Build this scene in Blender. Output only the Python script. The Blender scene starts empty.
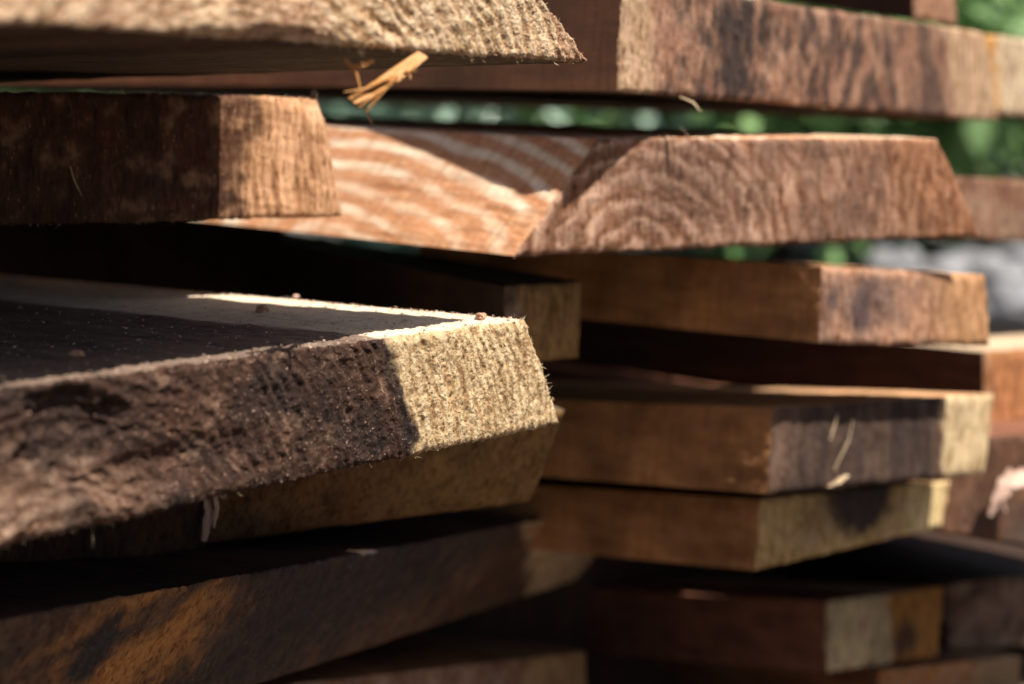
import bpy, math, random
import numpy as np
from mathutils import Vector, Matrix

random.seed(4)
rng = np.random.default_rng(11)
scene = bpy.context.scene
COL = scene.collection

# ------------------------------------------------------------------ camera
W, H, F = 1024, 684, 1700.0
CAM_H = 0.42
TH = math.atan(202 / F)
CAM = np.array([0, 0, CAM_H])
FWD = np.array([0, math.cos(TH), -math.sin(TH)])
UPV = np.array([0, math.sin(TH), math.cos(TH)])
RGT = np.array([1.0, 0, 0])


def ray(u, v):
    return FWD + RGT * ((u - W / 2) / F) + UPV * ((H / 2 - v) / F)


def at(u, v, y):
    d = ray(u, v)
    return CAM + d * (y / d[1])


def on_plane(u, v, p, n):
    d = ray(u, v)
    return CAM + d * (np.dot(p - CAM, n) / np.dot(d, n))


cam_d = bpy.data.cameras.new('camera')
cam = bpy.data.objects.new('camera', cam_d)
COL.objects.link(cam)
cam.location = CAM
cam.rotation_euler = (math.pi / 2 - TH, 0, 0)
cam_d.sensor_width = 36
cam_d.lens = F * 36 / W
cam_d.clip_start = 0.02
cam_d.clip_end = 200
cam_d.dof.use_dof = True
cam_d.dof.focus_distance = 0.66
cam_d.dof.aperture_fstop = 5.9
cam_d.dof.aperture_blades = 7
scene.camera = cam

# ------------------------------------------------------------------ light
S = np.array([0.455, -0.29, 1.0])
S = S / np.linalg.norm(S)
sd = bpy.data.lights.new('sun', 'SUN')
sun = bpy.data.objects.new('sun', sd)
COL.objects.link(sun)
sd.energy = 5.0
sd.angle = math.radians(0.5)
sd.color = (1.0, 0.93, 0.83)
sun.rotation_euler = Vector(S).to_track_quat('Z', 'Y').to_euler()
sun.location = Vector(S) * 5
w = bpy.data.worlds.new('World')
scene.world = w
w.use_nodes = True
nt = w.node_tree
nt.nodes.clear()
sky = nt.nodes.new('ShaderNodeTexSky')
sky.sky_type = 'NISHITA'
sky.sun_disc = False
sky.air_density = 0.7
sky.dust_density = 3.0
sky.sun_elevation = math.asin(S[2])
sky.sun_rotation = math.atan2(S[0], S[1])
bg = nt.nodes.new('ShaderNodeBackground')
bg.inputs[1].default_value = 0.05
wo = nt.nodes.new('ShaderNodeOutputWorld')
nt.links.new(sky.outputs[0], bg.inputs[0])
nt.links.new(bg.outputs[0], wo.inputs[0])
scene.view_settings.view_transform = 'Standard'
scene.view_settings.look = 'None'
scene.view_settings.exposure = 1.0
scene.view_settings.gamma = 1
scene.view_settings.use_curve_mapping = False
scene.cycles.max_bounces = 8

# ------------------------------------------------------------------ noise (numpy gradient noise)
PERM = rng.permutation(256)
PERM = np.concatenate([PERM, PERM, PERM])
G3 = rng.normal(size=(256, 3))
G3 /= np.linalg.norm(G3, axis=1)[:, None]


def pnoise(x, y, z):
    x, y, z = np.broadcast_arrays(np.asarray(x, float), np.asarray(y, float), np.asarray(z, float))
    # turned lattice, so that no weave shows along the axes
    x, y, z = (.6145 * x - .5721 * y + .5432 * z + 31.7, .7372 * x + .6468 * y - .1530 * z + 17.3, -.2608 * x + .5049 * y + .8256 * z + 53.1)
    xi, yi, zi = np.floor(x).astype(int), np.floor(y).astype(int), np.floor(z).astype(int)
    xf, yf, zf = x - xi, y - yi, z - zi
    f = lambda t: t * t * t * (t * (t * 6 - 15) + 10)
    u, v, w_ = f(xf), f(yf), f(zf)
    out = 0
    for dx in (0, 1):
        for dy in (0, 1):
            for dz in (0, 1):
                h = PERM[PERM[PERM[(xi + dx) & 255] + ((yi + dy) & 255)] + ((zi + dz) & 255)]
                g = G3[h]
                val = g[..., 0] * (xf - dx) + g[..., 1] * (yf - dy) + g[..., 2] * (zf - dz)
                out = out + val * (u if dx else 1 - u) * (v if dy else 1 - v) * (w_ if dz else 1 - w_)
    return out * 1.4


def fbm(x, y, z, o=4, g=0.5):
    a, s, t = 1.0, 0, 0
    for i in range(o):
        s = s + a * pnoise(x * 2 ** i + 7.3 * i, y * 2 ** i + 3.1 * i, z * 2 ** i - 5.7 * i)
        t += a
        a *= g
    return s / t * 1.5


def sst(a, b, x):
    t = np.clip((x - a) / (b - a), 0, 1)
    return t * t * (3 - 2 * t)


# ------------------------------------------------------------------ object helpers
def tag(o, label=None, cat=None, group=None, kind=None):
    if label: o['label'] = label
    if cat: o['category'] = cat
    if group: o['group'] = group
    if kind: o['kind'] = kind
    return o


def mesh_obj(name, verts, faces, mat, parent=None, smooth=True, attrs=None):
    me = bpy.data.meshes.new(name)
    verts = np.asarray(verts, float)
    if isinstance(faces, np.ndarray):
        n, k = faces.shape
        me.vertices.add(len(verts))
        me.vertices.foreach_set('co', verts.ravel())
        me.loops.add(n * k)
        me.loops.foreach_set('vertex_index', faces.ravel().astype(np.int32))
        me.polygons.add(n)
        me.polygons.foreach_set('loop_start', np.arange(0, n * k, k, dtype=np.int32))
        me.polygons.foreach_set('loop_total', np.full(n, k, dtype=np.int32))
        me.update(calc_edges=True)
        me.validate()
    else:
        me.from_pydata([tuple(v) for v in verts], [], faces)
        me.update()
    if smooth:
        me.polygons.foreach_set('use_smooth', [True] * len(me.polygons))
    for k, a in (attrs or {}).items():
        at_ = me.attributes.new(k, 'FLOAT', 'POINT')
        at_.data.foreach_set('value', np.asarray(a, np.float32).ravel())
    if mat: me.materials.append(mat)
    o = bpy.data.objects.new(name, me)
    COL.objects.link(o)
    if parent: o.parent = parent
    return o


def grid_faces(nu, nv, base=0, flip=False):
    i, j = np.meshgrid(np.arange(nu - 1), np.arange(nv - 1), indexing='ij')
    a = (i * nv + j).ravel() + base
    q = np.stack([a, a + nv, a + nv + 1, a + 1], 1)
    return q[:, ::-1] if flip else q


# ------------------------------------------------------------------ materials
class NB:
    """small node builder"""
    def __init__(s, name):
        s.m = bpy.data.materials.new(name)
        s.m.use_nodes = True
        s.t = s.m.node_tree
        s.b = s.t.nodes['Principled BSDF']

    def n(s, typ, **kw):
        nd = s.t.nodes.new(typ)
        for k, v in kw.items(): setattr(nd, k, v)
        return nd

    def link(s, a, b): s.t.links.new(a, b)

    def put(s, sock, v):
        if isinstance(v, bpy.types.NodeSocket): s.link(v, sock)
        else: sock.default_value = v

    def math(s, op, a, b=0.0, clamp=False):
        nd = s.n('ShaderNodeMath', operation=op)
        nd.use_clamp = clamp
        s.put(nd.inputs[0], a); s.put(nd.inputs[1], b)
        return nd.outputs[0]

    def attr(s, name):
        nd = s.n('ShaderNodeAttribute', attribute_name=name)
        return nd.outputs['Fac']

    def mix(s, f, a, b, typ='MIX'):
        nd = s.n('ShaderNodeMix', data_type='RGBA', blend_type=typ)
        s.put(nd.inputs[0], f)
        for i, v in ((6, a), (7, b)):
            s.put(nd.inputs[i], v if isinstance(v, bpy.types.NodeSocket) else (*v, 1) if len(v) == 3 else v)
        return nd.outputs[2]

    def ramp(s, f, stops, interp='LINEAR'):
        nd = s.n('ShaderNodeValToRGB')
        nd.color_ramp.interpolation = interp
        el = nd.color_ramp.elements
        while len(el) < len(stops): el.new(0.5)
        for e, (p, c) in zip(el, stops):
            e.position = p
            e.color = (c, c, c, 1) if isinstance(c, (int, float)) else (*c, 1)
        s.put(nd.inputs[0], f)
        return nd.outputs[0]

    def obco(s, scale=(1, 1, 1), off=(0, 0, 0)):
        tc = s.n('ShaderNodeTexCoord')
        mp = s.n('ShaderNodeMapping')
        mp.inputs['Location'].default_value = off
        mp.inputs['Scale'].default_value = scale
        s.link(tc.outputs['Object'], mp.inputs[0])
        return mp.outputs[0]

    def noise(s, vec, scale, detail=4, rough=0.55, dist=0.0):
        nd = s.n('ShaderNodeTexNoise')
        s.link(vec, nd.inputs['Vector'])
        nd.inputs['Scale'].default_value = scale
        nd.inputs['Detail'].default_value = detail
        nd.inputs['Roughness'].default_value = rough
        nd.inputs['Distortion'].default_value = dist
        return nd.outputs[0]

    def sat(s, c, k):
        nd = s.n('ShaderNodeHueSaturation')
        nd.inputs['Saturation'].default_value = k
        s.link(c, nd.inputs['Color'])
        return nd.outputs[0]

    def bump(s, h, dist, strength=1.0):
        nd = s.n('ShaderNodeBump')
        nd.inputs['Strength'].default_value = strength
        nd.inputs['Distance'].default_value = dist
        s.link(h, nd.inputs['Height'])
        return nd.outputs[0]


def end_material(name, heart, sap, stain, pale, seed, speck=1.0, grain=.2, pore=1.0):
    """end grain: masks (heart / stain / ring / tint) are per-vertex, the fibre detail is node noise"""
    k = NB(name)
    P = k.obco(scale=(1, grain, 1), off=(seed * 1.7, seed * 0.9, seed * 2.3))
    Q = k.obco(scale=(1, min(1, grain * 2), 1), off=(seed * 1.1, seed * 0.4, seed * 1.3))
    ht, st, rg, ti = k.attr('sapwood'), k.attr('stain'), k.attr('ring'), k.attr('tint')
    n_lo = k.noise(Q, 45, 4, 0.6)
    n_mid = k.noise(P, 260, 4, 0.65)
    n_hi = k.noise(P, 1100, 3, 0.7)
    hc = k.mix(k.ramp(n_lo, [(0.3, 0), (0.7, 1)]), tuple(c * 0.6 for c in heart), tuple(min(1, c * 1.35) for c in heart))
    hc = k.mix(ti, hc, pale)
    sc = k.mix(k.ramp(n_lo, [(0.3, 0), (0.7, 1)]), tuple(c * 0.82 for c in sap), tuple(min(.8, c * 1.1) for c in sap))
    n_st = k.noise(k.obco(scale=(1, .45, 1), off=(seed, seed, seed)), 110, 3, .65)
    sc = k.mix(k.math('MULTIPLY', k.ramp(n_st, [(.42, 0), (.62, 1)]), .6), sc, (sap[0] * .62, sap[1] * .56, sap[2] * .48))
    c = k.mix(ht, hc, sc)
    c = k.mix(k.math('MULTIPLY', rg, 0.7), c, (.55, .40, .27), 'MULTIPLY')
    c = k.mix(st, c, stain)
    # torn fibre: dark pores and pale fluff
    pores = k.ramp(n_mid, [(0.38, 1), (0.52, 0)])
    c = k.mix(k.math('MULTIPLY', pores, 0.75 * pore), c, (.34, .22, .13), 'MULTIPLY')
    n_p2 = k.noise(P, 620, 2, 0.6)
    c = k.mix(k.math('MULTIPLY', k.ramp(n_p2, [(0.34, 1), (0.44, 0)]), 0.8), c, (.30, .20, .12), 'MULTIPLY')
    fl = k.ramp(n_hi, [(0.60, 0), (0.72, 1)])
    fluff = k.math('MULTIPLY', fl, k.math('MULTIPLY', k.ramp(n_mid, [(0.45, 0.1), (0.6, 1)]), 0.62 * speck))
    c = k.mix(fluff, c, k.mix(ht, tuple(min(.6, x * 1.25) for x in pale), tuple(min(.72, x * 1.3) for x in sap)))
    c = k.sat(c, 1.06)
    k.link(c, k.b.inputs['Base Color'])
    k.b.inputs['Roughness'].default_value = 0.85
    k.b.inputs['Specular IOR Level'].default_value = 0.25
    h = k.math('ADD', k.math('MULTIPLY', n_mid, 1.0), k.math('MULTIPLY', n_hi, 0.45))
    k.link(k.bump(h, 0.0011, 0.9), k.b.inputs['Normal'])
    return k.m


def side_material(name, base, dark, light, seed, rings=0.0, dust=0.0, rough=0.8, gx=1.0, patch=0.6, sapk=.9, sapc=((.50, .37, .25), (.64, .50, .36))):
    """sawn long-grain faces: streaks along the board (local Z), stains, dust"""
    k = NB(name)
    off = (seed * 1.3, seed * 2.1, seed * 0.7)
    P = k.obco(off=off)
    G = k.obco(scale=(1.0 * gx, 1.0, 0.06), off=off)
    g1 = k.noise(G, 120, 5, 0.6, 0.3)
    g2 = k.noise(G, 700, 3, 0.6)
    lo = k.noise(P, 14, 4, 0.6)
    c = k.mix(k.ramp(g1, [(0.32, 0), (0.68, 1)]), dark, base)
    c = k.mix(k.math('MULTIPLY', k.ramp(g2, [(0.5, 0), (0.75, 1)]), 0.35), c, light)
    if rings:
        # cathedral figure: distance rings around an axis tilted against the face
        wv = k.n('ShaderNodeTexWave', wave_type='RINGS', rings_direction='SPHERICAL')
        mp = k.obco(scale=(1, 1.2, 0.42), off=(0.046, 0.012, 0.052))
        k.link(mp, wv.inputs['Vector'])
        wv.inputs['Scale'].default_value = 22
        wv.inputs['Distortion'].default_value = 5.0
        wv.inputs['Detail'].default_value = 4
        wv.inputs['Detail Scale'].default_value = 1.1
        rk = k.math('MULTIPLY', k.ramp(wv.outputs[1], [(0.3, 0), (0.95, 1)]), k.ramp(k.noise(P, 22, 3, .6), [(.36, .15), (.6, 1)]))
        c = k.mix(k.math('MULTIPLY', rk, rings), c, light)
    c = k.mix(k.math('MULTIPLY', k.ramp(lo, [(0.45, 0), (0.65, 1)]), patch), c, tuple(x * 0.35 for x in dark))
    c = k.mix(k.math('MULTIPLY', k.attr('sapwood'), sapk), c, k.mix(g1, *sapc))
    if dust:
        d = k.noise(P, 900, 2, 0.6)
        dl = k.noise(P, 60, 3, 0.6)
        c = k.mix(k.math('MULTIPLY', k.math('MULTIPLY', k.ramp(d, [(0.58, 0), (0.7, 1)]), k.ramp(dl, [(0.4, 0.1), (0.6, 1)])), dust), c, (0.42, 0.33, 0.24))
    kerf = k.noise(k.obco(scale=(.10, .10, 1), off=off), 300, 3, .6)
    c = k.mix(k.math('MULTIPLY', k.ramp(kerf, [(.38, 1), (.52, 0)]), .35), c, (.55, .45, .38), 'MULTIPLY')
    c = k.sat(c, 1.06)
    k.link(c, k.b.inputs['Base Color'])
    k.b.inputs['Roughness'].default_value = rough
    k.b.inputs['Specular IOR Level'].default_value = 0.3
    n2 = k.noise(P, 500, 4, 0.65)
    h = k.math('ADD', k.math('MULTIPLY', g1, 0.6), k.math('ADD', k.math('MULTIPLY', g2, 0.4), k.math('ADD', k.math('MULTIPLY', n2, 0.4), k.math('MULTIPLY', kerf, .7))))
    k.link(k.bump(h, 0.0009, 0.8), k.b.inputs['Normal'])
    return k.m


def fibre_material(name, c1, c2):
    k = NB(name)
    P = k.obco()
    c = k.mix(k.noise(P, 180, 3), c1, c2)
    k.link(c, k.b.inputs['Base Color'])
    k.b.inputs['Roughness'].default_value = 0.6
    k.b.inputs['Subsurface Weight'].default_value = 0.15
    k.b.inputs['Subsurface Radius'].default_value = (0.002, 0.0012, 0.0006)
    k.b.inputs['Subsurface Scale'].default_value = 0.5
    k.link(k.bump(k.noise(k.obco(scale=(1, 1, 0.1)), 900, 3), 0.0004), k.b.inputs['Normal'])
    return k.m


FIB = fibre_material('pale_wood_fibre', (0.62, 0.50, 0.32), (0.45, 0.30, 0.17))
FIB_OR = fibre_material('honey_wood_fibre', (0.50, 0.25, 0.07), (0.32, 0.13, 0.035))
FIB_PINK = fibre_material('pinkish_wood_fibre', (0.50, 0.34, 0.26), (0.38, 0.24, 0.18))


# ------------------------------------------------------------------ boards
def tube(P, R, n=5, flat=1.0):
    """tapered polyline tube -> verts, faces (python lists); closed tips"""
    P = [np.asarray(p, float) for p in P]
    V, Fc = [], []
    for i, p in enumerate(P):
        a = P[min(i + 1, len(P) - 1)] - P[max(i - 1, 0)]
        a = a / (np.linalg.norm(a) + 1e-12)
        s = np.cross(a, [0.31, 0.83, 0.45]); s /= np.linalg.norm(s) + 1e-12
        t = np.cross(a, s)
        for j in range(n):
            q = 2 * math.pi * j / n
            V.append(p + R[i] * (math.cos(q) * s + flat * math.sin(q) * t))
    for i in range(len(P) - 1):
        for j in range(n):
            k2 = (j + 1) % n
            Fc.append((i * n + j, i * n + k2, (i + 1) * n + k2, (i + 1) * n + j))
    Fc.append(tuple(range(n))[::-1])
    Fc.append(tuple((len(P) - 1) * n + j for j in range(n)))
    return V, Fc


class Board:
    pass


def make_board(label, TL, TR, BR, BL, anchor, depth, vpx, seed,
               lvp=None, lpx=None, lean=0.0, length=1.4, cell=0.002, amp=0.0006, edge=0.0007,
               heart=(.16, .09, .06), sap=(.5, .4, .26), stain_c=(.03, .022, .02), pale=(.42, .31, .23),
               sapf=None, stainf=None, ringf=None, tintf=None, dispf=None, side=None, ring_c=None, ring_s=0.005,
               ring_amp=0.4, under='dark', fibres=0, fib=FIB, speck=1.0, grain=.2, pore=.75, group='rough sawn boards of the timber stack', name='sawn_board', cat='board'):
    """TL.. are the corners of the sawn end in the photograph; the end stands in a vertical plane whose
    level lines run towards pixel column vpx, `depth` metres off at corner `anchor`."""
    dv = np.array([(vpx - W / 2) / F, 1.0, 0])
    dv /= np.linalg.norm(dv)
    nz = np.array([dv[1], -dv[0], 0])
    p0 = at(*{'TL': TL, 'TR': TR, 'BR': BR, 'BL': BL}[anchor], depth)
    ez = nz - lean * np.array([0, 0, 1.0]); ez = ez / np.linalg.norm(ez)
    P = {k: on_plane(*c, p0, ez) for k, c in (('TL', TL), ('TR', TR), ('BR', BR), ('BL', BL))}
    O = P['BL'].copy()
    up = np.array([0, 0, 1.0])
    M = Matrix(((dv[0], up[0], nz[0], O[0]), (dv[1], up[1], nz[1], O[1]), (dv[2], up[2], nz[2], O[2]), (0, 0, 0, 1)))
    R3 = np.stack([dv, up, nz], 1)
    loc = lambda q: R3.T @ (q - O)
    c = {k: loc(v)[:2] for k, v in P.items()}
    pxl = lambda u, v: loc(on_plane(u, v, p0, ez))[:2]
    # long direction
    if lvp is None:
        Lh = -nz
    else:
        Lh = np.array([(lvp - W / 2) / F, 1.0, 0]); Lh /= np.linalg.norm(Lh)
    Lw = Lh.copy()
    if lpx is not None:
        which, uu, vv = lpx
        q = on_plane(uu, vv, P[which], np.array([Lh[1], -Lh[0], 0]))
        Lw = q - P[which]; Lw /= np.linalg.norm(Lw)
    Ll = R3.T @ Lw
    root = bpy.data.objects.new(name, None)
    COL.objects.link(root)
    root.matrix_world = M
    root.empty_display_size = 0.05
    tag(root, label, cat, group)

    wid = max(np.linalg.norm(c['BR'] - c['BL']), np.linalg.norm(c['TR'] - c['TL']))
    thk = max(np.linalg.norm(c['TL'] - c['BL']), np.linalg.norm(c['TR'] - c['BR']))
    nu, nv = max(12, int(wid / cell)), max(8, int(thk / cell))
    s_ = np.linspace(0, 1, nu); t_ = np.linspace(0, 1, nv)

    def jit(p, nrm, w_, amp_=edge):
        """roughness of the outline, the same function for the end and for the long faces"""
        x, y = p[..., 0], p[..., 1]
        f = fbm(x * 220 + seed, y * 220, w_ * 60 + seed, 4, 0.6) + 0.8 * pnoise(x * 45 + seed * 3, y * 45, w_ * 14)
        g = np.maximum(0, pnoise(x * 700, y * 700 + seed, w_ * 90)) * 0.9
        return p + nrm * ((f + g) * amp_)[..., None]

    def line(a, b, t):
        return a[None] * (1 - t)[:, None] + b[None] * t[:, None]

    sides = {}
    for nm, a, b, t in (('b', 'BL', 'BR', s_), ('t', 'TL', 'TR', s_), ('l', 'BL', 'TL', t_), ('r', 'BR', 'TR', t_)):
        pts = line(c[a], c[b], t)
        e = c[b] - c[a]; e = e / np.linalg.norm(e)
        nrm = {'b': np.array([e[1], -e[0]]), 't': np.array([-e[1], e[0]]), 'l': np.array([-e[1], e[0]]), 'r': np.array([e[1], -e[0]])}[nm]
        fade = np.minimum(1, np.minimum(t, 1 - t) * len(t) / 4)
        sides[nm] = (pts, nrm[None] * fade[:, None])
    out = {k: jit(p, n_, np.zeros(len(p))) for k, (p, n_) in sides.items()}
    # transfinite patch
    Sg, Tg = np.meshgrid(s_, t_, indexing='ij')
    b_, tt, l_, r_ = out['b'], out['t'], out['l'], out['r']
    XY = ((1 - Tg)[..., None] * b_[:, None] + Tg[..., None] * tt[:, None] + (1 - Sg)[..., None] * l_[None] + Sg[..., None] * r_[None]
          - ((1 - Sg) * (1 - Tg))[..., None] * c['BL'] - (Sg * (1 - Tg))[..., None] * c['BR']
          - ((1 - Sg) * Tg)[..., None] * c['TL'] - (Sg * Tg)[..., None] * c['TR'])
    X, Y = XY[..., 0], XY[..., 1]
    # masks
    wx = X + 0.004 * fbm(X * 30 + seed, Y * 30, seed, 3); wy = Y + 0.004 * fbm(X * 30, Y * 30 + seed, seed + 4, 3)
    rc = pxl(*ring_c) if ring_c is not None else np.array([c['BL'][0] - 0.03, -0.06])
    rr = np.hypot(wx - rc[0], wy - rc[1]) / ring_s
    rr = rr + 0.9 * pnoise(rr * 0.31 + seed, seed, 1.0) + .45 * fbm(X * 110, Y * 110, seed, 4)
    ph = rr - np.floor(rr)
    ring = sst(0.35, 0.8, ph) * (1 - sst(0.88, 1.0, ph))
    ridge = np.sin(2 * np.pi * rr)
    A = Board()
    A.X, A.Y, A.wx, A.wy, A.ph, A.seed, A.px, A.c = X, Y, wx, wy, ph, seed, pxl, c
    Z0 = np.zeros_like(X)
    sapw = sapf(A) if sapf else Z0
    stn = stainf(A) if stainf else Z0
    tin = tintf(A) if tintf else np.clip(0.25 + 0.6 * fbm(X * 60, Y * 60, seed + 9, 4), 0, 1)
    ra = ring_amp * np.clip(0.7 + 0.9 * fbm(X * 18, Y * 18, seed + 2, 3), 0, 1.3)
    # relief: growth-ring ridges, torn fibre, waviness, worn rim
    dx_ = .0016 * fbm(X * 260 + seed, Y * 260, 2.2, 3); dy_ = .0016 * fbm(X * 260, Y * 260 + seed, 7.1, 3)
    th_ = np.arctan2(wy + dy_ - rc[1], wx + dx_ - rc[0])
    rad_ = np.hypot(wx + dx_ - rc[0], wy + dy_ - rc[1])
    stroke = fbm(rad_ / .0023 + seed, th_ * np.mean(rad_) / .013, seed, 3, .6)
    tuft = fbm((X + dx_) * 620 + seed, (Y + dy_) * 560, seed, 4, 0.68)
    gate = np.clip(.5 + 1.2 * fbm(X * 50, Y * 50, seed + 31, 3), 0, 1.4)
    hz = 0.21 * ra * ridge * gate + 0.85 * tuft + 1.15 * stroke * (.4 + .6 * gate) + 0.8 * fbm(X * 55, Y * 55, seed + 1, 3)
    hz = hz * amp
    if dispf: hz = hz + dispf(A)
    rim = np.minimum(np.minimum(Sg * wid, (1 - Sg) * wid), np.minimum(Tg * thk, (1 - Tg) * thk))
    hz = hz - 0.0016 * np.exp(-rim / 0.0012) * (0.5 + 0.8 * np.clip(0.5 + pnoise(X * 90, Y * 90, seed), 0, 1))
    zb = Y * lean
    hz = hz + zb
    ringm = np.clip(ring * ra * 1.3, 0, 1)
    V = np.stack([X, Y, hz], -1).reshape(-1, 3)
    em = end_material('end_grain_wood', heart, sap, stain_c, pale, seed, speck, grain, pore)
    end = mesh_obj('end_grain', V, grid_faces(nu, nv), em, root, True,
                   dict(sapwood=np.clip(sapw, 0, 1), stain=np.clip(stn, 0, 1), ring=ringm, tint=np.clip(tin, 0, 1)))
    # long faces
    zs = np.concatenate([[0], np.cumsum(np.geomspace(max(0.0015, cell), 0.06, 46))])
    zs = zs / zs[-1] * length if zs[-1] > length else np.concatenate([zs, [length]])
    BV, BF, BS, base = [], [], [], 0
    for nm, (p, n_) in sides.items():
        idx = {'b': (slice(None), 0), 't': (slice(None), -1), 'l': (0, slice(None)), 'r': (-1, slice(None))}[nm]
        hz_r = hz[idx]
        rows = []
        for w_ in zs:
            q = jit(p, n_, np.full(len(p), w_))
            k_ = math.exp(-w_ / 0.002)
            z = Ll[2] * w_ + zb[idx] + (hz_r - zb[idx]) * k_
            rows.append(np.stack([q[:, 0] + Ll[0] * w_, q[:, 1] + Ll[1] * w_, z], -1))
        g = np.stack(rows, 1)
        BV.append(g.reshape(-1, 3))
        sp_ = np.clip(sapw[idx], 0, 1)[:, None] * np.ones(len(zs))[None]
        BS.append(sp_.ravel())
        BF.append(grid_faces(len(p), len(zs), base, flip=nm in ('b', 'r')))
        base += g.shape[0] * g.shape[1]
    # far end
    far = np.array([[*(c[k] + Ll[:2] * length), Ll[2] * length + c[k][1] * lean] for k in ('BL', 'BR', 'TR', 'TL')])
    BV.append(far); BS.append(np.zeros(4)); BF.append(np.array([[base + 3, base + 2, base + 1, base]]))
    body = mesh_obj('plank_body', np.concatenate(BV), np.concatenate(BF), side, root, True, dict(sapwood=np.concatenate(BS)))
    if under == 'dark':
        body.data.materials.append(M_DARK)  # bottom faces: the shade under each board is put into their colour
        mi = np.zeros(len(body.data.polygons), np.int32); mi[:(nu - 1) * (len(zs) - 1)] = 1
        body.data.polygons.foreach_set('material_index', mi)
    # whiskers of torn fibre along the edges of the end
    if fibres:
        FV, FF, b0 = [], [], 0
        r2 = random.Random(int(seed * 100))
        cl_ = [(r2.choice('bbttr'), r2.random()) for _ in range(26)]
        for _ in range(fibres):
            nm, cc = r2.choice(cl_)
            o = out[nm]; kx = int(min(.999, max(0, r2.gauss(cc, .035 if nm in 'bt' else .15))) * len(o)); q = o[kx]
            z = hz[{'b': (kx, 0), 't': (kx, -1), 'l': (0, kx), 'r': (-1, kx)}[nm]]
            n2 = sides[nm][1][len(o) // 2]
            ln = r2.uniform(0.0006, 0.0022) * (2.2 if r2.random() < .04 else 1)
            d = np.array([n2[0] + r2.gauss(0, .6), n2[1] + r2.gauss(0, .6), r2.uniform(-.1, 1.2)])
            d /= np.linalg.norm(d)
            bend = np.array([r2.gauss(0, .4), r2.gauss(0, .4), r2.gauss(0, .4)])
            st = np.array([q[0], q[1], z - .0008])
            pts = [st + d * ln * t + bend * ln * t * t for t in (0, .35, .7, 1)]
            r0 = r2.uniform(.00005, .00020) * r2.random() ** .5
            v, f_ = tube(pts, [r0 * 1.3, r0, r0 * .8, r0 * .3], 4)
            FV += v; FF += [tuple(i + b0 for i in ff) for ff in f_]; b0 += len(v)
        tag(mesh_obj('torn_fibres', FV, FF, fib, root, True), kind='stuff')
    A.root, A.M, A.loc, A.P, A.L, A.end, A.body, A.dv, A.nz = root, M, loc, P, Lw, end, body, dv, nz
    return A


def band(u0, v0, u1, v1, soft=0.0025, wob=0.005, sign=1):
    """mask: right of the line through two image points of the end"""
    def f(A):
        a, b = A.px(u0, v0), A.px(u1, v1)
        e = b - a; e = e / np.linalg.norm(e)
        n = np.array([-e[1], e[0]])
        if n[0] < 0: n = -n
        d = (A.wx - a[0]) * n[0] + (A.wy - a[1]) * n[1] + wob * fbm(A.X * 80, A.Y * 80, A.seed + 5, 3) + .004 * fbm(A.X * 28, A.Y * 28, A.seed + 8, 2)
        return sst(-soft, soft, d * sign)
    return f


def blob(A, u, v, ru, rv, soft=0.5, wob=0.35):
    p = A.px(u, v); q = A.px(u + ru, v); r = A.px(u, v + rv)
    a, b = abs(q[0] - p[0]), abs(r[1] - p[1])
    d = np.hypot((A.X - p[0]) / a, (A.Y - p[1]) / b) + wob * fbm(A.X * 90, A.Y * 90, A.seed + 6, 3)
    return 1 - sst(1 - soft, 1 + soft, d)


def mottled(A, f=40, lo=-0.1, hi=0.5, sx=1.0, sy=1.0, k=0):
    return sst(lo, hi, fbm(A.X * f * sx, A.Y * f * sy, A.seed + 13 + k, 4, .6))


# side materials
M_DARK = side_material('weathered_wood_and_shaded_underside', (.06, .03, .018), (.02, .011, .007), (.12, .07, .045), 1.0, sapk=.14)  # dark board sides; also carries the painted shade of the undersides
M_GREYTOP = side_material('dusty_grey_brown_wood', (.20, .14, .11), (.10, .07, .055), (.34, .26, .2), 2.2, dust=0.9, patch=.35, sapc=((.66, .53, .39), (.78, .67, .52)))
M_BROWN = side_material('brown_sawn_wood', (.27, .125, .06), (.14, .06, .03), (.38, .2, .1), 3.1, sapk=.2)
M_ORANGE = side_material('fresh_orange_sawn_wood', (.54, .28, .15), (.40, .18, .09), (.86, .74, .57), 4.4, rings=0.78, patch=0.1)
M_RUST = side_material('rusty_brown_wood', (.64, .325, .145), (.40, .185, .08), (.76, .49, .26), 5.3, patch=.7, sapk=.3)
M_REDBR = side_material('red_brown_wood', (.26, .11, .065), (.12, .05, .032), (.36, .2, .12), 6.7)

B = {}

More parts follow.
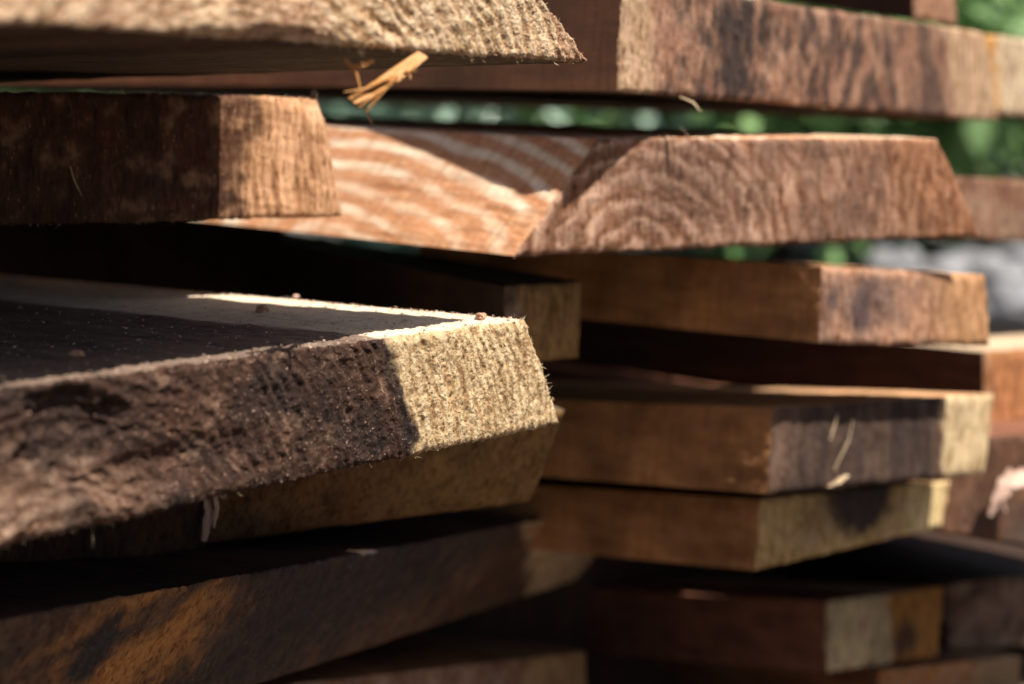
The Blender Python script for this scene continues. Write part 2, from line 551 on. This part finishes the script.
# -- nearest board of the top course: pale end, lit
def t1_sap(A):
    return np.clip(0.55 * band(330, 0, 345, 50)(A) + 0.5 * mottled(A, 26, -.2, .5) + .25, 0, 1) * (1 - .75 * band(545, 5, 562, 60, .003)(A))
def t1_disp(A):
    s = band(330, 0, 345, 50, .02)(A)
    r = np.sin(2 * np.pi * A.ph)
    return 0.00045 * s * r * np.clip(.7 + fbm(A.X * 40, A.Y * 40, 5.5, 3), .1, 1.4) + .0005 * np.minimum(0, fbm(A.X * 120, A.Y * 200, 3.3, 3)) - .003 * blob(A, 285, 45, 60, 14) + .0008 * fbm(A.X * 30, A.Y * 60, 8.8, 3)
B['T1'] = make_board('pale rough ended board jutting out at the top with a torn splinter hanging below',
    (-150, -186), (500, -62), (590, 62), (-150, 12), 'BR', 0.66, 1770, 1.3, cell=.00052, amp=.0005, edge=.0008,
    heart=(.40, .25, .17), sap=(.60, .47, .32), pale=(.58, .43, .31), sapf=t1_sap,
    stainf=lambda A: .5 * mottled(A, 40, .15, .6) * band(360, 0, 345, 50, .02, sign=-1)(A) + .35 * band(552, 5, 570, 60, .004)(A),
    stain_c=(.16, .075, .04), dispf=t1_disp, ring_c=(250, 330), ring_s=.0058, ring_amp=1.0, side=M_BROWN, fibres=150, length=1.5, grain=1, pore=1)

# -- second course, left
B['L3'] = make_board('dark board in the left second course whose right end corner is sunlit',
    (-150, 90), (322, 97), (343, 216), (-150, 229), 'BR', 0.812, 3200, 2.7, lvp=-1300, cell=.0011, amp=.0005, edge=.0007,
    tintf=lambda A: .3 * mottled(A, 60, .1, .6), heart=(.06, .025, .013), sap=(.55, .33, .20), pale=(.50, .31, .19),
    sapf=band(256, 97, 236, 216, .009, .014), stainf=lambda A: .7 * mottled(A, 30, 0, .6, 1, .4) * (1 - band(240, 97, 220, 216, .01)(A)),  # dark left part: heartwood plus the cast shadow painted into the colour
    dispf=lambda A: -.006 * blob(A, 345, 92, 40, 22, .7) + .0005 * np.sin(A.wx * 2 * np.pi / .0042 + 3 * pnoise(A.X * 20, A.Y * 8, 2.)) * band(235, 97, 220, 216, .01)(A),
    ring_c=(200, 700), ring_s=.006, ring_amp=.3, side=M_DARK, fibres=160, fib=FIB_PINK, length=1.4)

# -- third course: the big foreground board
def a_disp(A):
    hw = 1 - band(386, 345, 415, 440, .004)(A)
    r = np.sin(2 * np.pi * A.ph)
    d = -.0009 * (1 - hw) * np.maximum(0, fbm(A.X * 150, A.Y * 95, 9.1, 3)) + .0001 * r * (1 - .3 * hw) + .00024 * hw * r * np.clip(.5 + fbm(A.X * 60, A.Y * 60, 5.5, 3), 0, 1.3)
    d -= .0045 * blob(A, 75, 432, 55, 40, .35, .5) * hw
    d -= .0025 * blob(A, 150, 470, 90, 22, .5, .5) * hw
    d += .0007 * hw * fbm(A.wx * 60, A.wy * 160, 4.1, 4, .6)
    d += .0006 * hw * np.maximum(0, pnoise(A.X * 260, A.Y * 420, 1.7))
    d += .0025 * blob(A, 20, 520, 160, 30, .6, .4)
    return d
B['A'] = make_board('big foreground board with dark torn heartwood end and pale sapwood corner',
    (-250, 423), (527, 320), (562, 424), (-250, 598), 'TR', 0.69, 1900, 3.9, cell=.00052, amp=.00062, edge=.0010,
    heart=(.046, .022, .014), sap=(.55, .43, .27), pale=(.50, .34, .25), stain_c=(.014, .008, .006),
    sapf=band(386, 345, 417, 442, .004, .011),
    stainf=lambda A: (1 - band(386, 345, 417, 442, .003)(A)) * (.7 * mottled(A, 30, -.05, .5) + .6 * blob(A, 70, 430, 60, 45)) + .8 * band(372, 345, 404, 442, .004)(A) * band(388, 345, 418, 442, .003, sign=-1)(A),  # dark stain; the blob paints the shade inside the hollow
    tintf=lambda A: np.clip(.25 * mottled(A, 90, .1, .6) + .30 * blob(A, 10, 515, 110, 45, .8), 0, 1),
    dispf=a_disp, ring_c=(60, 640), ring_s=.0052, ring_amp=.9, side=M_GREYTOP, fibres=230, length=1.3, speck=1.6, grain=1, pore=.95)

# -- fourth course under it
B['B'] = make_board('shaded yellowish brown board tucked under the big foreground board',
    (150, 427), (567, 411), (532, 502), (150, 551), 'BR', 0.84, 3300, 5.1, lvp=-100, lean=.62, cell=.002, amp=.0006,
    heart=(.13, .065, .028), sap=(.24, .145, .06), pale=(.2, .12, .06), sapf=band(400, 430, 400, 520, .03, .01),
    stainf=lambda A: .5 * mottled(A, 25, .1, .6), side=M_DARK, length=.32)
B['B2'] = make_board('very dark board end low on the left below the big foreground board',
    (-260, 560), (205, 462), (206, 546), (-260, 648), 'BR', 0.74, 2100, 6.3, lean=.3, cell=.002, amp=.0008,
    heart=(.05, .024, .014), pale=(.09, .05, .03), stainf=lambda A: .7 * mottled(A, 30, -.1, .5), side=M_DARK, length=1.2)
# beside the foreground board, set back in the gap
B['M'] = make_board('dim yellowish board end set back in the dark gap behind the foreground board',
    (506, 287), (584, 282), (580, 358), (506, 364), 'TR', 0.865, 2400, 7.7, lvp=-250, cell=.002,
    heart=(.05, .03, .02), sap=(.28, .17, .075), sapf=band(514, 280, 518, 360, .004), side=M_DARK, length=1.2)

# -- fifth course
B['C'] = make_board('long dark stained board low in the pile with a dull orange tan right end',
    (-60, 632), (590, 511), (595, 574), (-60, 790), 'TR', 1.12, 1300, 8.9, lean=.60, cell=.0018, amp=.0006,
    heart=(.10, .06, .04), sap=(.80, .56, .36), pale=(.56, .27, .10), stain_c=(.03, .026, .028),
    sapf=band(526, 515, 532, 600, .008, .008),
    tintf=lambda A: np.clip(blob(A, 120, 655, 75, 60, .6, .5) * mottled(A, 34, -.35, .35, .4, 1.3) + .15 * mottled(A, 50, .1, .6), 0, 1),
    stainf=lambda A: np.clip(.85 * blob(A, 300, 600, 190, 60, .6, .5) * (1 - band(522, 515, 526, 600, .008)(A)) * (1 - .7 * blob(A, 140, 660, 75, 60)) + .8 * blob(A, 95, 650, 18, 30), 0, 1),
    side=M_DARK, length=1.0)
B['G'] = make_board('small mossy yellow board corner at the lower left edge',
    (-220, 690), (24, 642), (30, 745), (-220, 800), 'TR', 0.66, 1900, 9.4, cell=.0015, amp=.0008,
    heart=(.26, .18, .07), sap=(.3, .2, .08), side=M_DARK, length=0.9)
B['D'] = make_board('lowest dark board in the middle with a tan end corner',
    (250, 690), (588, 652), (586, 725), (250, 800), 'TR', 1.12, 1500, 10.1, cell=.002,
    heart=(.2, .1, .06), sap=(.42, .27, .14), sapf=band(525, 650, 525, 720, .008), side=M_BROWN, length=1.0)

# -- top course, right
B['R2'] = make_board('mottled grey brown board in the top course with a plain brown side',
    (623, -20), (985, 32), (1000, 121), (620, 91), 'BL', 0.794, 1900, 11.5, cell=.0014, amp=.0006, lpx=('BL', 415, 88), lvp=-920,
    heart=(.19, .10, .068), sap=(.50, .36, .24), pale=(.42, .27, .19), stain_c=(.032, .02, .017),
    sapf=lambda A: np.clip(.8 * band(652, 0, 655, 90, .004, sign=-1)(A) + .8 * band(948, 30, 955, 115, .008)(A), 0, 1),
    stainf=lambda A: np.clip(.9 * mottled(A, 110, -.35, .45, 1, .5) * band(668, 0, 668, 90, .006)(A) * (1 - band(900, 20, 925, 115, .01)(A))
        + .8 * blob(A, 735, 40, 20, 60) + .7 * band(912, 20, 925, 115, .004)(A) * band(930, 25, 945, 115, .004, sign=-1)(A), 0, 1),
    dispf=lambda A: .00035 * np.sin(A.wx * 2 * np.pi / .005 + 2 * pnoise(A.X * 20, A.Y * 6, 1.)),
    ring_c=(500, 500), ring_s=.006, ring_amp=.4, side=M_BROWN, fibres=90, length=1.2)
B['R2b'] = make_board('bright cream board end at the right edge next to the mottled top board',
    (986, 34), (1130, 52), (1130, 128), (992, 112), 'BL', 1.22, 2600, 12.2, cell=.002, lpx=('BL', 800, 98),
    heart=(.55, .30, .10), sap=(.60, .50, .36), sapf=band(994, 34, 1000, 110, .004), side=M_BROWN, length=.9)
B['T2'] = make_board('brown board whose end shows only at the top edge above the mottled board',
    (915, -85), (957, -72), (957, 26), (915, 19), 'BL', 1.12, 3000, 13.8, cell=.002, lpx=('BL', 770, -2), lvp=-1400,
    heart=(.3, .17, .11), sap=(.3, .17, .11), side=M_DARK, length=.9)

# -- second course, right: trapezoid slab with lit orange side
B['R4'] = make_board('wide slab with slanted edges, curved growth rings and sunlit orange left side',
    (598, 139), (938, 139), (981, 236), (516, 256), 'BL', 0.80, 3925, 14.6, cell=.0012, amp=.0005, edge=.0008, lvp=-1300, lpx=('TL', 330, 127),
    heart=(.22, .12, .08), sap=(.35, .175, .10), pale=(.50, .33, .24), stain_c=(.07, .036, .028),
    sapf=lambda A: .8 * band(880, 140, 915, 235, .02)(A),
    stainf=lambda A: np.clip(.55 * mottled(A, 26, -.05, .5) * band(740, 139, 760, 250, .03)(A) * (1 - .7 * band(900, 140, 930, 235, .02)(A)) + .55 * blob(A, 690, 190, 60, 45, .7), 0, 1),
    tintf=lambda A: np.clip(.15 + .5 * (sst(.1, .3, A.ph) * (1 - sst(.45, .6, A.ph))) * (1 - band(740, 139, 790, 250, .02)(A)) + .5 * mottled(A, 50, 0, .6), 0, 1),
    ring_c=(640, 275), ring_s=.0105, ring_amp=.9, side=M_ORANGE, fibres=110, fib=FIB_PINK, length=1.3)
B['R4b'] = make_board('plain red brown board in shade at the right edge beside the wide slab',
    (940, 176), (1150, 186), (1150, 250), (940, 236), 'BL', 1.16, 3200, 15.3, cell=.003,
    heart=(.17, .085, .055), side=M_REDBR, length=.8)

# -- third course, right
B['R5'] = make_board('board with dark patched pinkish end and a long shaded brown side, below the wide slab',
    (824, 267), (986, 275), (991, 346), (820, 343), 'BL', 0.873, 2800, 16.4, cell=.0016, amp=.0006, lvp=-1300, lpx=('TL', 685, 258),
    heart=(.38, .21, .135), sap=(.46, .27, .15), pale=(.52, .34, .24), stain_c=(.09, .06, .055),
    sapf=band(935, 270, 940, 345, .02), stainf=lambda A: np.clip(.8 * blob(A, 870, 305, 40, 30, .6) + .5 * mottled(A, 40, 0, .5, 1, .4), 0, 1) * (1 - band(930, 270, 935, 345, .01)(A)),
    side=M_RUST, fibres=40, fib=FIB_PINK, length=.30)
B['R8'] = make_board('far board at the right edge with a pinkish sunlit top and rusty end',
    (985, 352), (1180, 338), (1180, 408), (985, 428), 'TL', 1.12, 2800, 17.2, cell=.003, heart=(.34, .16, .075), sap=(.42, .2, .1), lvp=-1090, sapf=band(990, 350, 994, 430, .004),
    side=side_material('sawn_wood_shaded_side_lit_top', (.08, .04, .025), (.03, .016, .01), (.14, .08, .05), 7.4, patch=.3, sapk=.8), length=.7)  # shade on the side and sun on the top are put into the colour

# -- fourth course, right
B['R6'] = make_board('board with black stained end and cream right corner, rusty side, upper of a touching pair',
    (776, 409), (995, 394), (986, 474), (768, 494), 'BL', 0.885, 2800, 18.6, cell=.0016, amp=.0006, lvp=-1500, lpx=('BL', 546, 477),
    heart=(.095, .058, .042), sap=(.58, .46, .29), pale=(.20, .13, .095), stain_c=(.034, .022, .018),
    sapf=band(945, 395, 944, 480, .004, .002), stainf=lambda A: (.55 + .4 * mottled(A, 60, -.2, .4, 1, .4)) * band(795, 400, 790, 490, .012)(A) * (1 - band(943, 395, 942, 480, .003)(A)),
    side=M_RUST, fibres=40, length=.95)
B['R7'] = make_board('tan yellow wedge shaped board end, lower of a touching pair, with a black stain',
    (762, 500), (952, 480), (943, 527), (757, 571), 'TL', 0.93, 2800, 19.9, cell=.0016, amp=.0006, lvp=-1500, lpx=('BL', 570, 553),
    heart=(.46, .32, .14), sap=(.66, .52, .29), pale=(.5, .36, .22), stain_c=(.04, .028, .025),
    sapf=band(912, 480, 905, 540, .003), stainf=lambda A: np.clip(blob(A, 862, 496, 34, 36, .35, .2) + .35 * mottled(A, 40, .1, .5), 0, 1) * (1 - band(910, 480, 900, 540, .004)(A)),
    side=M_RUST, length=.95)
B['R9'] = make_board('grey brown board at the right edge with a pale curled shaving on its end',
    (935, 440), (1180, 425), (1180, 575), (935, 532), 'TL', 1.02, 3000, 20.4, cell=.0025,
    heart=(.09, .045, .028), pale=(.16, .085, .05), stainf=lambda A: .6 * mottled(A, 25, -.1, .5), stain_c=(.06, .045, .04), side=M_REDBR, length=.8)

# -- lowest courses, right
B['R10'] = make_board('low board with half pale olive, half orange end in deep shade',
    (828, 602), (946, 587), (939, 656), (828, 673), 'TL', 1.08, 3000, 21.2, cell=.002, lvp=-1400, lpx=('TL', 600, 590),
    heart=(.40, .33, .19), sap=(.33, .17, .06), sapf=band(891, 590, 890, 665, .002), stainf=lambda A: .8 * blob(A, 905, 640, 12, 16), side=M_REDBR, length=.9)
B['R11'] = make_board('lowest board at the bottom right corner with orange and tan end',
    (880, 672), (1022, 656), (1020, 735), (880, 752), 'TR', 1.22, 2600, 22.8, lean=.5, cell=.002, lvp=-1400,
    heart=(.38, .19, .08), sap=(.42, .31, .19), sapf=band(975, 650, 975, 720, .004), side=M_BROWN, length=.9)
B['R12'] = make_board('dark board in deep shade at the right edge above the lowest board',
    (948, 585), (1180, 560), (1180, 640), (948, 650), 'TL', 1.2, 3000, 23.1, cell=.003, heart=(.09, .05, .035), side=M_DARK, length=.8)


# ------------------------------------------------------------------ splinters (parts of their boards)
def splinter(b, pts_px, radii, mat, flat=0.5, name='splinter', n=7, off=0.0, label=None):
    """pts: (u, v, depth)"""
    V = []
    Minv = np.array(b.M.inverted())
    P = []
    for (u, v, y) in pts_px:
        p = at(u, v, y)
        P.append((Minv @ np.array([*p, 1]))[:3])
    # resample with a little wobble
    Q, R = [], []
    for i in range(len(P) - 1):
        for t in np.linspace(0, 1, 8, endpoint=False):
            q = P[i] * (1 - t) + P[i + 1] * t
            Q.append(q + rng.normal(0, 1, 3) * radii[i] * 0.10)
            R.append(radii[i] * (1 - t) + radii[i + 1] * t)
    Q.append(P[-1]); R.append(radii[-1])
    v, f = tube(Q, R, n, flat)
    o = mesh_obj(name, v, f, mat, b.root, False)
    if label: o['label'] = label
    return o


def multi_splinter(b, items, mat, name='splinter', label=None):
    """several strands torn from one place, one mesh"""
    Minv = np.array(b.M.inverted())
    V, Fc = [], []
    for pts, radii, flat in items:
        P = [(Minv @ np.array([*at(*p), 1]))[:3] for p in pts]
        Q, R = [], []
        for i in range(len(P) - 1):
            for t in np.linspace(0, 1, 7, endpoint=False):
                Q.append(P[i] * (1 - t) + P[i + 1] * t + rng.normal(0, 1, 3) * radii[i] * .03)
                R.append((radii[i] * (1 - t) + radii[i + 1] * t) * random.uniform(.96, 1.04))
        Q.append(P[-1]); R.append(radii[-1])
        v, f = tube(Q, R, 7, flat)
        b0 = len(V)
        V += v; Fc += [tuple(i + b0 for i in ff) for ff in f]
    o = mesh_obj(name, V, Fc, mat, b.root, False)
    if label: o['label'] = label
    return o


zt = 0.562
multi_splinter(B['T1'], [
    ([(424, 56, zt + .012), (396, 78, zt), (357, 106, zt - .005)], [.0016, .0020, .0015], .35),
    ([(420, 53, zt + .012), (382, 80, zt - .001), (349, 99, zt - .006)], [.0011, .0015, .0009], .35),
    ([(404, 68, zt + .006), (376, 92, zt - .002), (354, 103, zt - .007)], [.0009, .0012, .0008], .4),
    ([(345, 60, zt), (356, 72, zt), (360, 88, zt)], [.0022, .0016, .0007], .4),
    ([(364, 63, zt), (358, 70, zt)], [.0018, .0004], .5),
    ([(358, 98, zt), (366, 110, zt), (372, 124, zt)], [.0006, .0005, .0002], .8),
    ([(404, 74, zt), (416, 71, zt - .004)], [.0008, .0003], .6),
    ([(398, 76, zt - .002), (380, 95, zt - .003), (366, 112, zt - .004)], [.0007, .0008, .0002], .5),
    ([(392, 76, zt - .002), (368, 88, zt - .004), (344, 92, zt - .008)], [.0008, .0006, .0002], .5),
    ([(416, 60, zt + .009), (408, 70, zt + .002), (411, 79, zt)], [.0011, .0008, .0002], .5),
    ([(372, 60, zt + .004), (360, 66, zt), (349, 65, zt - .003)], [.0012, .0010, .0003], .5),
], FIB_OR, label='honey coloured splinter torn from the underside')
multi_splinter(B['B'], [
    ([(206, 494, .731), (209, 515, .731), (204, 541, .731)], [.0024, .0032, .0016], .35),
    ([(214, 490, .731), (217, 508, .731), (214, 528, .731)], [.0020, .0016, .0006], .4),
], FIB_PINK, label='pale upright sliver at the left corner')
splinter(B['L3'], [(70, 166, .7405), (75, 182, .7405), (82, 196, .7415)], [.00022, .0003, .0001], FIB, .8, label='thin pale fibre')
splinter(B['R2'], [(680, 97, .833), (692, 102, .83), (701, 111, .828)], [.0007, .001, .0003], FIB, .5, label='curled pale fibre at the lower edge')
multi_splinter(B['R6'], [
    ([(838, 414, .9146), (830, 440, .9137), (822, 468, .9122)], [.0006, .0011, .0008], .5),
    ([(853, 420, .9162), (849, 440, .9154), (834, 470, .9137)], [.0003, .0006, .0004], .5),
    ([(828, 487, .9125), (838, 482, .912), (848, 475, .9125)], [.0010, .0022, .0010], .5),
], FIB, label='pale diagonal strands on the black stain')
multi_splinter(B['R9'], [
    ([(1030, 476, 1.044), (1008, 484, 1.034), (998, 498, 1.030), (990, 516, 1.028)], [.0080, .0062, .0036, .0016], .3),
    ([(1012, 470, 1.038), (1000, 492, 1.032), (1006, 512, 1.030)], [.003, .0030, .0010], .35),
], FIB_PINK, name='shaving', label='pale curled shaving')


# ------------------------------------------------------------------ crumbs and sawdust on the foreground board
A = B['A']
M_CRUMB = side_material('wood_crumb', (.48, .28, .19), (.30, .17, .11), (.6, .42, .3), 8.2, patch=0)


def chunk_mesh(r, seed, n=10):
    V, Fc = [], []
    m = 7
    for i in range(m + 1):
        th = math.pi * i / m
        for j in range(n):
            q = 2 * math.pi * j / n
            d = np.array([math.sin(th) * math.cos(q), math.sin(th) * math.sin(q), math.cos(th) * .7])
            k = 1 + .6 * float(pnoise(d[0] * 1.7 + seed, d[1] * 1.7, d[2] * 1.7))
            V.append(d * r * k)
    for i in range(m):
        for j in range(n):
            k2 = (j + 1) % n
            Fc.append((i * n + j, (i + 1) * n + j, (i + 1) * n + k2, i * n + k2))
    return V, Fc


up = np.array([0, 0, 1.0])
topn = np.cross(A.P['TR'] - A.P['TL'], A.L); topn /= np.linalg.norm(topn)
if topn[2] < 0: topn = -topn
for i, (u, v, r, lab) in enumerate([
        (262, 313, .0030, 'reddish wood crumb beside the bright sunlit strip on the foreground board'),
        (78, 358, .0024, 'small brown wood crumb on the shaded left part of the board top'),
        (481, 319, .0022, 'tiny reddish wood crumb at the sunlit front corner of the board'),
        (296, 298, .0015, 'pale wood crumb on the edge of the sunlit strip, right of the middle')]):
    p = on_plane(u, v, A.P['TR'], topn)
    vv, ff = chunk_mesh(r, i * 3.7 + 1)
    o = mesh_obj('wood_crumb', vv, ff, M_CRUMB if i != 3 else FIB_PINK, None, False)
    o.location = p + topn * r * .45
    o.rotation_euler = (0, 0, i * 1.3)
    tag(o, lab, 'crumb', 'wood crumbs on the foreground board')
# loose dust: uncountable grains
DV, DF = [], []
for k in range(2600):
    a = random.random(); w_ = random.random() ** 1.6 * .5
    p = A.P['TL'] * (1 - a) + A.P['TR'] * a + A.L * w_ + topn * .0006
    if k % 3 == 0:
        # gathered along the right-hand edge of the top
        p = A.P['TR'] + A.L * random.uniform(.0, .4) + (A.P['TL'] - A.P['TR']) * abs(random.gauss(0, .03)) + topn * .0006
    r = random.uniform(.00025, .00075) * (2.0 if random.random() < .05 else 1)
    b0 = len(DV)
    t = rng.normal(size=(4, 3)); t /= np.linalg.norm(t, axis=1)[:, None]
    for d in t: DV.append(p + d * r * np.array([1.3, 1.3, .7]))
    DF += [(b0, b0 + 1, b0 + 2), (b0, b0 + 2, b0 + 3), (b0, b0 + 3, b0 + 1), (b0 + 1, b0 + 3, b0 + 2)]
tag(mesh_obj('sawdust', DV, DF, FIB_PINK, None, False), 'fine pale sawdust scattered on the foreground board top', 'sawdust', kind='stuff')


# ------------------------------------------------------------------ bearers under the stack
def box_beam(name, c, ax, ln, wd, ht, mat, label):
    ax = np.array(ax, float); ax /= np.linalg.norm(ax)
    sd_ = np.array([-ax[1], ax[0], 0])
    V, N = [], 24
    prof = [(-.5, 0), (.5, 0), (.5, .1), (.5, .93), (.43, 1), (-.43, 1), (-.5, .93), (-.5, .1)]
    for i in range(N):
        t = i / (N - 1) - .5
        for k, (a, b) in enumerate(prof):
            j = .004 * float(pnoise(t * 9 + k, k * 1.7, 3))
            V.append(np.array(c) + ax * ln * t + sd_ * (a * wd + j) + np.array([0, 0, b * ht + j * .4]))
    n = len(prof)
    Fc = [(i * n + k, (i + 1) * n + k, (i + 1) * n + (k + 1) % n, i * n + (k + 1) % n) for i in range(N - 1) for k in range(n)]
    Fc += [tuple(range(n)), tuple((N - 1) * n + k for k in range(n))[::-1]]
    return tag(mesh_obj(name, V, Fc, mat, None, False), label, 'bearer', 'bearer beams under the stack')


box_beam('bearer_beam', (-.30, 1.02, 0), (.8, .6, 0), 1.9, .12, .155, M_DARK, 'front squared bearer beam lying on the ground under the stack')
box_beam('bearer_beam', (-.80, 1.60, 0), (.8, .6, 0), 1.9, .12, .155, M_DARK, 'rear squared bearer beam lying on the ground under the stack')

M_BLOCKER = M_DARK  # block added to keep daylight from showing through the gap
st_ = box_beam('gap_blocker', (-.37, 1.25, CAM_H - .165), (1, .12, 0), .40, .06, .13, M_BLOCKER, 'added dark block closing off daylight in the gap behind the foreground board')
st_['category'] = 'block'
del st_['group']

# ------------------------------------------------------------------ ground, stones, plants
k = NB('gravel_ground')
P = k.obco()
vo = k.n('ShaderNodeTexVoronoi'); vo.inputs['Scale'].default_value = 16
k.link(P, vo.inputs['Vector'])
n1 = k.noise(P, 3, 5); n2 = k.noise(P, 40, 4)
c = k.mix(k.ramp(n1, [(.4, 0), (.6, 1)]), (.15, .145, .14), (.26, .255, .25))
c = k.mix(k.ramp(vo.outputs['Distance'], [(0.1, 0), (.6, .8)]), c, (.07, .055, .045))
c = k.mix(k.math('MULTIPLY', k.ramp(n2, [(.5, 0), (.7, 1)]), .5), c, (.5, .5, .5))
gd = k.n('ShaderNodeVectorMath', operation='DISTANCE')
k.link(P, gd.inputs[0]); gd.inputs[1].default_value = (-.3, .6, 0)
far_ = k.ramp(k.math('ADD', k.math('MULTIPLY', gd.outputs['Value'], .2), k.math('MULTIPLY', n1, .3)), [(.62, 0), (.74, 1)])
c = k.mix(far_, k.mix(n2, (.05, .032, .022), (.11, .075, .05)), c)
k.link(c, k.b.inputs['Base Color']); k.b.inputs['Roughness'].default_value = .9
k.link(k.bump(k.math('SUBTRACT', n2, vo.outputs['Distance']), .02), k.b.inputs['Normal'])
N = 60
gx = np.concatenate([-np.geomspace(60, .4, 30), np.geomspace(.4, 60, 30)])
GX, GY = np.meshgrid(gx, gx + 2, indexing='ij')
GZ = .02 * fbm(GX * .7, GY * .7, 1., 3) * np.clip(np.hypot(GX + .3, GY - 1.2) - 1.2, 0, 1)
tag(mesh_obj('ground', np.stack([GX, GY, GZ], -1).reshape(-1, 3), grid_faces(N, N), k.m), kind='structure')

k = NB('pale_stone')
P = k.obco()
c = k.mix(k.ramp(k.noise(P, 9, 5), [(.35, 0), (.65, 1)]), (.10, .10, .105), (.26, .265, .28))
c = k.mix(k.ramp(k.noise(P, 30, 4), [(.55, 0), (.7, .7)]), c, (.12, .11, .10))
k.link(c, k.b.inputs['Base Color']); k.b.inputs['Roughness'].default_value = .9
k.link(k.bump(k.noise(P, 40, 5), .01), k.b.inputs['Normal'])
M_STONE = k.m
stones = [(915, 262, 4.4, .07, 'pale grey stone just right of the wide slab, nearest the stack'),
          (940, 250, 4.9, .08, 'grey stone behind the one nearest the stack'),
          (958, 276, 4.2, .06, 'small whitish stone low in the bright patch right of the stack'),
          (975, 254, 5.0, .09, 'biggest grey stone in the middle of the bright patch at the right'),
          (990, 290, 4.0, .05, 'tiny pale stone lowest in the bright patch'),
          (1003, 262, 4.7, .07, 'roundish grey stone second from the right edge'),
          (1019, 296, 4.0, .08, 'bluish grey stone lowest at the right edge'),
          (1022, 250, 5.2, .10, 'grey stone at the right edge in front of the bush'),
          (893, 247, 5.2, .08, 'grey stone half hidden by the wide slab'),
          (935, 290, 3.9, .06, 'pale stone just above the far corner of the brown board')]
for i, (u, v, y, r, lab) in enumerate(stones):
    p = at(u, v, y)
    vv, ff = chunk_mesh(r, i * 5.1 + 2, 18)
    o = mesh_obj('stone', vv, ff, M_STONE)
    o.location = (p[0], p[1], r * .45)
    o.scale = (1.2, 1, .9)
    tag(o, lab, 'stone', 'pale stones beyond the stack')


def leaf_mat(name, c1, c2):
    k = NB(name)
    P = k.obco()
    c = k.mix(k.ramp(k.noise(P, 7, 3), [(.35, 0), (.65, 1)]), c1, c2)
    k.link(c, k.b.inputs['Base Color'])
    k.b.inputs['Roughness'].default_value = .35
    tr = k.n('ShaderNodeBsdfTranslucent'); k.link(c, tr.inputs[0])
    mx = k.n('ShaderNodeMixShader'); mx.inputs[0].default_value = .3
    k.link(k.b.outputs[0], mx.inputs[1]); k.link(tr.outputs[0], mx.inputs[2])
    k.link(mx.outputs[0], k.t.nodes['Material Output'].inputs[0])
    return k.m


LEAF = [leaf_mat('broad_green_leaf', (.11, .22, .07), (.32, .50, .20)),
        leaf_mat('bluish_green_leaf', (.13, .23, .15), (.37, .52, .40)),
        leaf_mat('dark_green_leaf', (.02, .055, .02), (.07, .15, .04))]
k = NB('stem_bark'); P = k.obco()
k.link(k.mix(k.noise(P, 30, 4), (.06, .04, .03), (.14, .10, .07)), k.b.inputs['Base Color'])
M_BARK = k.m


def bush(loc, rad, hgt, n, lsize, mat, label, seed, name='bush'):
    r = np.random.default_rng(seed)
    root = bpy.data.objects.new(name, None); COL.objects.link(root); root.location = loc
    tag(root, label, 'bush', 'green bushes behind the stack')
    SV, SF, tips = [], [], []
    for s in range(9):
        a = r.uniform(0, 2 * math.pi); q = r.uniform(.3, .9)
        tip = np.array([math.cos(a) * rad * q, math.sin(a) * rad * q, hgt * r.uniform(.6, .95)])
        mid = tip * .5 + np.array([0, 0, hgt * .12])
        v, f = tube([np.zeros(3), mid * .6, mid, tip], [.025, .018, .012, .004], 6)
        b0 = len(SV); SV += v; SF += [tuple(i + b0 for i in ff) for ff in f]
        tips += [tip, mid]
    mesh_obj('stems', SV, SF, M_BARK, root)
    # leaf clumps through the volume
    cl = []
    for _ in range(46):
        d = r.normal(size=3); d /= np.linalg.norm(d)
        q = r.uniform(.25, 1) ** .6
        cl.append(np.array([d[0] * rad * q, d[1] * rad * q, hgt * (.52 + .46 * d[2] * q)]))
    cl = np.array(cl)
    cen = cl[r.integers(0, len(cl), n)] + r.normal(0, rad * .14, (n, 3))
    cen[:, 2] = np.maximum(cen[:, 2], .03)
    nn = r.normal(0, .55, (n, 3)) + np.array([.25, -.7, .75]); nn /= np.linalg.norm(nn, axis=1)[:, None]
    d = np.cross(nn, r.normal(size=(n, 3))); d /= np.linalg.norm(d, axis=1)[:, None]
    s = np.cross(nn, d)
    L = lsize * r.uniform(.6, 1.3, n)[:, None]
    V = np.stack([cen, cen + d * L * .45 + s * L * .28 + nn * L * .06, cen + d * L, cen + d * L * .45 - s * L * .28 + nn * L * .06], 1).reshape(-1, 3)
    Fq = np.arange(4 * n).reshape(n, 4)
    mesh_obj('foliage', V, Fq, mat, root, False)
    return root


bush((2.0, 6.2, 0), 1.0, 2.2, 2600, .17, LEAF[1], 'pale green leafy bush at the right edge behind the stones', 1)
bush((.95, 6.0, 0), .95, 1.15, 3000, .13, LEAF[0], 'yellow green bush seen through the gap over the wide slab', 2)
bush((-.1, 6.2, 0), .95, 1.15, 3000, .13, LEAF[1], 'bluish green bush seen through the gap in the middle of the photo', 3)
bush((3.3, 7.4, 0), 1.3, 2.6, 4200, .13, LEAF[1], 'tall bluish green bush at the far right', 4)
bush((-1.4, 7.0, 0), 1.1, 2.0, 3200, .12, LEAF[0], 'green bush hidden mostly behind the left part of the stack', 5)
bush((1.3, 8.6, 0), 1.6, 3.0, 5200, .14, LEAF[2], 'dark tall bush behind the yellow green one', 6)
bush((3.9, 9.4, 0), 1.9, 3.4, 5200, .15, LEAF[2], 'dark tall bush at the back on the right', 7)
bush((-1.2, 9.2, 0), 1.8, 3.0, 5200, .15, LEAF[2], 'dark tall bush at the back on the left', 8)
